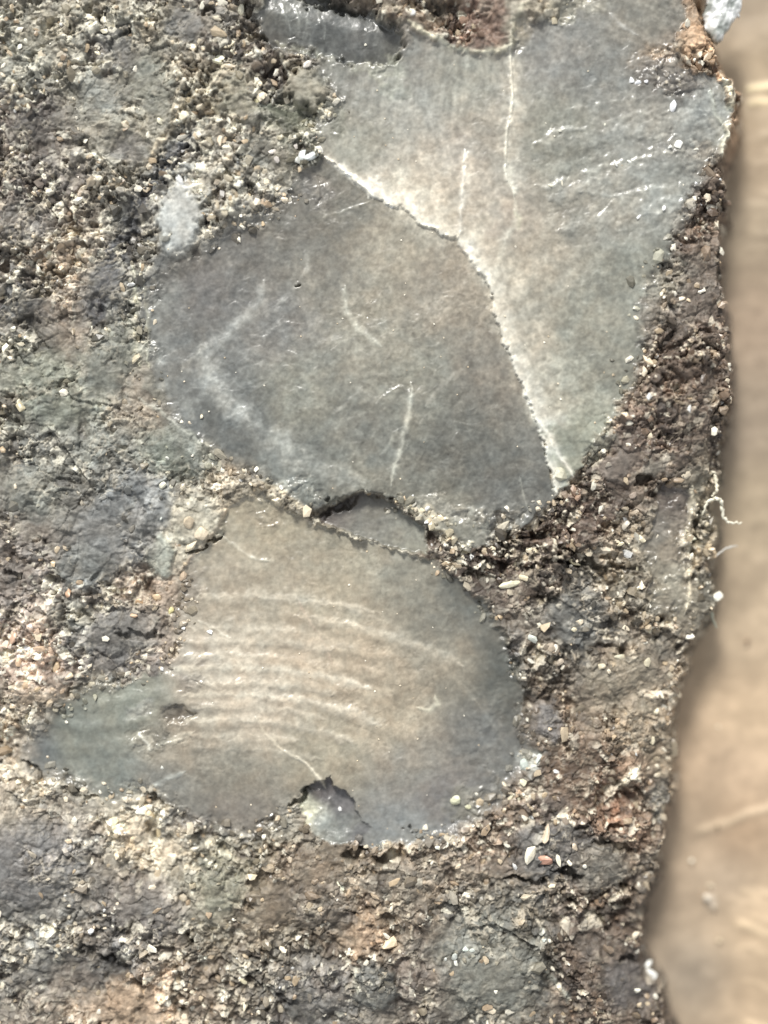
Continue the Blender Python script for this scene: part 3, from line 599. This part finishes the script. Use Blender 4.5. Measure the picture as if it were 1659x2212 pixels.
for i in range(len(px)):
    s_ = 1.9+rng.gamma(1.5, 1.9)
    s_ = min(s_, 14)
    if rng.uniform() < (.34 if s_ < 6.5 else .16)*sp[i]: c = pal[rng.choice(6, p=[.32, .24, .16, .12, .08, .08])]*rng.uniform(.75, 1.05)
    else: c = base[i]*rng.uniform(.45, 1.7)*np.array([1.05, 1, .92])
    grains.append((s_, px[i], py[i], hz[i]+s_*.05, c, rng.uniform(1, 1.55), rng.uniform(.35, .9)))
# larger flat cream flakes in the coarse bands
fx = rng.uniform(-20, 1560, 9000); fy = rng.uniform(-20, 2240, 9000)
fp = np.clip(sample(CRUST, fx, fy)*1.5-.6, 0, 1)*sample(SPARK, fx, fy)*np.clip((vnoise(fx, fy, 70, 221)-.35)*2.5, 0, 1)*.22*(sample(SDO, fx, fy) > 0)
ok = rng.uniform(size=9000) < fp; fx, fy = fx[ok], fy[ok]; fh = sample(H, fx, fy)
for i in range(len(fx)):
    s_ = rng.uniform(4.5, 10.5)
    grains.append((s_, fx[i], fy[i], fh[i]+s_*.12, pal[rng.choice([1, 2, 3, 5, 0])]*rng.uniform(.6, .95), rng.uniform(1, 1.6), rng.uniform(.2, .4)))
# stray bright specks on the smooth faces
for i in range(150):
    x0, y0 = rng.uniform(320, 1480), rng.uniform(150, 1800)
    if sample(CRUST, np.array([x0]), np.array([y0]))[0] < .2:
        grains.append((rng.uniform(1.2, 2.4), x0, y0, sample(H, np.array([x0]), np.array([y0]))[0]+.6, pal[rng.integers(0, 3)], 1.1, .6))
# the distinct bright grains the eye picks out
BIG = [(665,345,26,1.5,(222,228,226)),(648,352,14,1.3,(214,214,206)),(690,330,14,1.2,(232,230,220)),(640,322,11,1.2,(226,218,208)),(590,335,11,1.3,(222,214,204)),(600,352,10,1.2,(205,198,190)),
 (1358,183,11,1.2,(240,242,242)),(1372,188,9,1.4,(236,238,240)),(1390,186,8,1.2,(236,236,240)),(1446,240,16,1.5,(240,242,244)),(1460,318,13,1.1,(246,246,236)),(1440,326,7,1.8,(240,240,230)),
 (1500,325,8,2.0,(232,228,214)),(1186,288,5,1.2,(236,234,220)),(1205,291,6,1.2,(232,230,214)),(1302,278,5,1.6,(226,224,206)),(1500,400,6,1.1,(242,242,240)),(1428,456,8,1.3,(240,240,238)),(1375,475,7,1.6,(240,240,236)),
 (1184,408,6,1.4,(230,226,200)),(1210,404,5,2.4,(222,216,196)),(1325,360,7,2.2,(236,236,230)),(1354,357,6,1.5,(230,230,222)),
 (1145,1848,26,1.4,(240,232,210)),(1175,1858,22,1.3,(196,150,128)),(1205,1856,13,1.8,(236,230,208)),(1228,1862,9,1.6,(232,224,200)),(1262,1868,9,.8,(240,236,220)),(1180,1800,18,2.0,(206,190,166)),(1240,1828,14,1.3,(190,176,154)),
 (1175,2030,8,1.2,(205,214,206)),(982,2065,13,1.3,(222,226,216)),(1005,2048,9,1.2,(205,214,204)),(1020,2050,9,1.2,(214,220,210)),(962,2072,8,1.3,(220,222,212)),(985,2080,9,1.3,(232,232,220)),
 (1412,2110,12,1.8,(238,238,230)),(1420,2125,15,1.6,(236,236,230)),(1380,2148,12,1.2,(236,234,216)),(1404,2078,9,.9,(222,222,214)),(1424,2130,11,1.7,(240,240,234)),
 (985,1730,16,1.2,(196,196,168)),(1010,1745,11,1.3,(190,188,158)),(1030,1718,7,1.0,(226,222,206)),(1035,1745,8,1.3,(236,234,226)),(1135,1655,20,1.5,(214,222,212)),(1165,1640,13,1.4,(200,208,200)),
 (1130,1690,12,1.2,(214,208,182)),(734,1752,8,1.2,(244,242,238)),(352,1048,16,1.2,(226,224,204)),(370,1052,10,1.1,(214,210,190)),(365,990,6,1.5,(226,226,214)),(350,1120,6,1.5,(220,224,216)),(350,1658,6,1.2,(236,236,226)),
 (410,1130,20,1.3,(206,190,164)),(440,1155,24,1.2,(214,200,176)),(415,1180,20,1.4,(222,210,184)),(437,900,8,1.0,(226,220,196)),(32,714,12,1.3,(236,230,208)),(50,880,16,1.5,(190,180,150)),(45,870,8,1.6,(222,212,190)),
 (1450,640,11,1.2,(228,222,206)),(1430,645,7,1.0,(222,214,196)),(1290,990,12,1.2,(150,148,132)),(1310,1005,10,1.2,(168,160,146)),(1365,1070,13,1.1,(162,148,134)),(1420,1160,6,1.8,(214,206,188)),
 (1350,1135,13,1.6,(186,178,162)),(1385,1165,13,1.8,(222,212,184)),(1240,1215,13,1.7,(226,216,180)),(1340,1175,10,1.4,(232,222,190)),(1380,1225,11,1.6,(226,218,188)),(1145,1190,14,1.7,(222,210,182)),(1100,1262,18,2.2,(232,226,196)),
 (1130,1248,12,2.0,(218,206,176)),(1110,1215,12,1.8,(226,216,186)),(1060,1185,10,1.6,(214,200,172)),(1150,1380,16,1.4,(206,210,198)),(1165,1350,13,1.3,(222,216,196)),(1200,1400,12,1.4,(222,216,200)),(1148,1430,10,1.5,(212,208,194)),
 (1210,1430,13,1.5,(200,186,166)),(1240,1360,10,1.2,(222,212,182)),(1380,1270,8,1.3,(232,224,196)),(1405,1360,10,1.8,(222,214,184)),(1340,1420,14,1.9,(210,204,180)),(1300,1440,12,1.5,(206,196,170)),(1400,1430,13,1.5,(186,178,154)),
 (1430,1500,12,1.5,(228,220,196)),(1420,1540,13,1.2,(224,216,190)),(1412,1600,12,1.3,(222,212,184)),(1440,1625,9,1.4,(224,216,196)),(1425,1680,11,1.4,(196,184,160)),(1425,1660,9,1.2,(206,196,174)),
 (405,2165,10,1.3,(226,216,192)),(415,2145,9,1.2,(214,204,180)),(530,2170,16,1.5,(216,206,180)),(525,2120,12,1.7,(196,188,158)),(390,2170,9,1.2,(228,222,204)),(1070,2140,7,1.2,(226,222,206)),(920,2135,7,1.3,(222,214,196)),
 (50,110,11,1.3,(236,234,220)),(60,95,8,1.3,(224,222,206)),(495,105,16,1.6,(222,212,184)),(520,30,16,1.7,(232,228,206)),(540,45,11,1.4,(226,218,194)),(440,20,12,1.8,(230,226,208)),(472,50,12,1.4,(224,214,190)),
 (665,150,13,1.5,(226,218,206)),(790,68,7,1.1,(238,238,230)),(790,100,5,1.0,(226,222,206)),(500,150,13,2,(224,212,190)),(350,270,12,1.4,(236,230,204)),(325,300,10,1.3,(228,222,204)),(558,225,12,1.2,(214,206,166)),(620,222,13,1.7,(222,212,190)),
 (400,300,13,2.0,(206,202,188)),(410,290,7,1.5,(226,226,214)),(395,402,16,2.0,(205,206,204)),(440,425,7,1.3,(222,222,210)),(70,240,9,1.5,(222,214,190)),(150,60,12,1.4,(216,206,180)),(215,120,10,1.4,(206,198,170)),
 (230,75,12,1.3,(226,220,196)),(150,1280,14,1.2,(196,160,130)),(300,1300,12,1.3,(206,176,140)),(340,1290,13,1.3,(208,184,150)),(370,1320,11,1.5,(214,204,150)),(290,1330,10,1.4,(198,168,136)),(395,1245,13,1.3,(190,170,146)),
 (40,1430,14,1.4,(214,186,156)),(90,1400,15,1.4,(206,180,152)),(120,1440,14,1.5,(216,194,162)),(60,1480,14,1.3,(200,176,146)),(150,1460,13,1.3,(210,192,162)),(30,1380,14,1.5,(200,168,144)),(340,1800,20,.7,(224,206,168)),(320,1760,16,1.4,(214,196,160))]
bigs = []
for i, (x0, y0, s_, st, c) in enumerate(BIG):
    hh = sample(H, np.array([float(x0)]), np.array([float(y0)]))[0]
    bigs.append((s_*.62, x0, y0, hh+s_*.12, lin(c), st, .55))
def subdiv(v, f):
    v = list(map(tuple, v)); cache = {}; nf = []
    def mid(a, b):
        k = (min(a, b), max(a, b))
        if k not in cache:
            m = (np.array(v[a])+np.array(v[b]))/2; v.append(tuple(m*rng.uniform(.98, 1.16))); cache[k] = len(v)-1
        return cache[k]
    for a, b, c in f:
        ab, bc, ca = mid(a, b), mid(b, c), mid(c, a)
        nf += [(a, ab, ca), (b, bc, ab), (c, ca, bc), (ab, bc, ca)]
    return np.array(v), np.array(nf)
def grain_obj(name, g, parent, fine=False):
    s_, x0, y0, hh, c, st, fl = g
    v = chunk(s_, st, fl, .34); f = ICF
    if fine: v, f = subdiv(v, f)
    v[:, 1] *= 1
    loc = Vector(((x0-CX)*S, (CY-y0)*S, (hh-(SLAB if parent else 0))*S))
    cols = np.clip(c*(1+rng.uniform(-.18, .12, (len(v), 1))), 0, .92)
    return mesh_obj(name, v*S, f, cols, M_grain, parent, False).__class__ and None or _last(loc)
def _last(loc):
    o = C.objects[-1]; o.location = loc; return o
order = sorted(range(len(bigs)), key=lambda i: -bigs[i][0])
for n_, i in enumerate(order[:99]):
    o = grain_obj('mineral_grain', bigs[i], rock, True); o['group'] = 'bright mineral grains stuck on the crust'
rest = [bigs[i] for i in order[99:]]+grains
vs_, fs_, cs_ = [], [], []; nv = 0
for g in rest:
    s_, x0, y0, hh, c, st, fl = g
    v = chunk(s_, st, fl, .34)+np.array([(x0-CX), (CY-y0), hh-SLAB])
    vs_.append(v*S); fs_.append(ICF+nv); nv += 12
    cs_.append(np.clip(np.repeat(np.asarray(c)[None], 12, 0)*(1+rng.uniform(-.1, .1, (12, 1))), 0.003, .92))
o = mesh_obj('grain_crumbs', np.vstack(vs_), np.vstack(fs_), np.vstack(cs_), M_grain, rock, False)
o['kind'] = 'stuff'

# ------------------------------------------------------------------ the pale chip standing at the top right, loose grains, wisps
def blob(name, pts, z0, thick, col_a, col_b, mat, seed):
    """an irregular chip: ragged outline, domed top with striations, real thickness"""
    pts = np.asarray(pts, float); c = pts.mean(0)
    x0, y0 = pts.min(0)-3; x1, y1 = pts.max(0)+3
    ax = np.arange(x0, x1, 2.0); ay = np.arange(y0, y1, 2.0); GX, GY = np.meshgrid(ax, ay)
    gx_, gy_ = GX.ravel(), GY.ravel()
    wx = gx_+fbm(gx_, gy_, 14, 2, seed)*4; wy = gy_+fbm(gx_, gy_, 14, 2, seed+3)*4
    sd_ = sdist(wx, wy, pts.tolist())
    R = max(sd_.max(), 1)
    t = np.clip(sd_/R, 0, 1)
    prof = np.sqrt(1-(1-t)**2)
    u = (gx_-c[0])*.86+(gy_-c[1])*.5
    stri = np.sin(u*.55+fbm(gx_, gy_, 40, 2, seed+9)*4)
    top = z0+thick*(.1+.9*prof)+stri*.5*prof+fbm(gx_, gy_, 22, 3, seed+5)*5*prof
    bot = z0-thick*.5*prof
    mask = (sd_ > 0).reshape(GX.shape)
    n0, n1_ = GX.shape; id_ = np.arange(n0*n1_).reshape(n0, n1_)
    cell = mask[:-1, :-1] & mask[1:, :-1] & mask[:-1, 1:] & mask[1:, 1:]
    q = np.stack([id_[1:, :-1], id_[1:, 1:], id_[:-1, 1:], id_[:-1, :-1]], -1)[cell]
    nvt = n0*n1_
    qb = q[:, ::-1]+nvt
    # side walls
    cnt = {}
    for a, b, c_, d_ in q:
        for e in ((a, b), (b, c_), (c_, d_), (d_, a)): cnt[e] = 1
    side = [(b, a, a+nvt, b+nvt) for (a, b) in cnt if (b, a) not in cnt]
    F_ = np.vstack([q, qb, np.array(side)])
    V_ = np.vstack([np.stack([gx_, gy_, top], 1), np.stack([gx_, gy_, bot], 1)])
    mixf = np.clip(.55+.22*stri+fbm(gx_, gy_, 26, 3, seed+7)*.9, 0, 1)[:, None]
    cc = lin(col_a)*(1-mixf)+lin(col_b)*mixf
    cc = np.vstack([cc, cc])
    u_, inv = np.unique(F_.ravel(), return_inverse=True)
    loc = to_world(np.array([[c[0], c[1], z0]]))[0]
    return mesh_obj(name, to_world(V_[u_]), inv.reshape(-1, 4), cc[u_], mat, None, True, loc)
o = blob('crystal_chip', [(1528,-60),(1560,-80),(1600,-60),(1612,-10),(1606,20),(1588,45),(1570,70),(1555,88),(1545,86),(1528,62),(1522,30),(1530,-5)], -30, 26, (150,155,150), (236,238,236), M_pale, 301)
o['label'] = 'milky white striped crystal chip at the top right beside the rock'; o['category'] = 'crystal'

def tube(name, pts, r, col, label, cat, group=None, z=0):
    P_ = [Vector(p) for p in pts]; m = []
    for i in range(len(P_)-1):
        p0 = P_[max(i-1, 0)]; p1 = P_[i]; p2 = P_[i+1]; p3 = P_[min(i+2, len(P_)-1)]
        for t in np.linspace(0, 1, 7)[:-1]:
            m.append(.5*((2*p1)+(p2-p0)*t+(2*p0-5*p1+4*p2-p3)*t*t+(3*p1-p0-3*p2+p3)*t**3))
    m.append(P_[-1])
    m = [p+Vector(rng.normal(0, r*.28, 3)) for p in m]
    vv, ff = [], []; K = 6
    for i, p in enumerate(m):
        d_ = (m[min(i+1, len(m)-1)]-m[max(i-1, 0)]).normalized()
        a_ = d_.cross(Vector((0, 0, 1))).normalized(); b_ = d_.cross(a_)
        f_ = i/(len(m)-1); rr_ = r*(.35+.65*math.sin(math.pi*min(max(f_, .06), .94)))*(.7+.6*rng.uniform())
        for k in range(K):
            w_ = 2*math.pi*k/K; q_ = p+a_*math.cos(w_)*rr_+b_*math.sin(w_)*rr_; vv.append((q_.x, q_.y, q_.z))
    for i in range(len(m)-1):
        for k in range(K): ff.append((i*K+k, (i+1)*K+k, (i+1)*K+(k+1) % K, i*K+(k+1) % K))
    loc = to_world(np.array([list(m[0])]))[0]
    o = mesh_obj(name, to_world(np.array(vv)), ff, np.repeat(lin(col)[None], len(vv), 0)*1.0, M_pale, None, True, loc)
    o['label'] = label; o['category'] = cat
    if group: o['group'] = group
    return o
tube('wisp', [(1520,1118,-20),(1525,1095,-10),(1540,1078,-6),(1556,1078,-8),(1562,1095,-14),(1568,1118,-20),(1582,1128,-24),(1608,1130,-30)], 4.2, (226,222,202), 'longest white curling wisp arching out from the rock edge', 'fibre')
tube('wisp', [(1528,1030,-20),(1545,1020,-14),(1550,1040,-14),(1550,1062,-12),(1540,1072,-14)], 4.0, (214,208,186), 'short hooked pale wisp just above the long curling one', 'fibre')
tube('wisp', [(1552,1205,-40),(1570,1190,-44),(1590,1182,-50),(1605,1180,-56)], 2.4, (190,188,180), 'faint thin grey wisp below the long curling one', 'fibre')
tube('wisp', [(1532,1275,-30),(1536,1300,-36),(1548,1335,-50),(1560,1360,-60)], 3.6, (176,178,158), 'thin greenish wisp hanging down past the lower rock edge', 'fibre')

def loose(x0, y0, s_, col, st, z, label, stuck=False):
    if z is None: X0, Y0 = slab_pt(x0, y0); s_ *= .7; z = SLAB+s_*.3+6
    else: X0, Y0 = x0, y0
    o = grain_obj('loose_grain', (s_, X0, Y0, z, lin(col), st, .7), None, True)
    o['label'] = label; o['category'] = 'grain'
loose(1561, 1291, 11, (240,236,220), 1.4, -40, 'bright white oval grain on the rim beside the brown panel')
loose(1552, 854, 5, (226,220,204), 1.1, -50, 'tiny cream grain lying on the upper rock rim')
loose(1492, 1858, 7, (232,226,206), 1.1, None, 'cream grain on the tan surface near the rock foot')
loose(1526, 1938, 12, (226,216,198), 1.3, None, 'largest cream crumb on the tan surface at lower right')
loose(1539, 1956, 8, (220,206,184), 1.3, None, 'small crumb touching the largest cream crumb on the tan surface')
loose(1553, 2030, 7, (226,210,176), 1.0, None, 'lone yellowish grain below the cream crumbs on the tan surface')
loose(1534, 1912, 7, (230,218,190), 1.5, None, 'flat pale grain just above the largest cream crumb')
loose(1550, 1570, 6, (222,208,180), 1.2, None, 'small pale grain on the bright tan area at right')
loose(1548, 1785, 6, (120,98,72), 1.4, None, 'small brown grain on the pale crease of the tan surface')
loose(1612, 1385, 8, (130,98,72), 1.6, None, 'dark brown speck on the tan surface right of the rock corner')
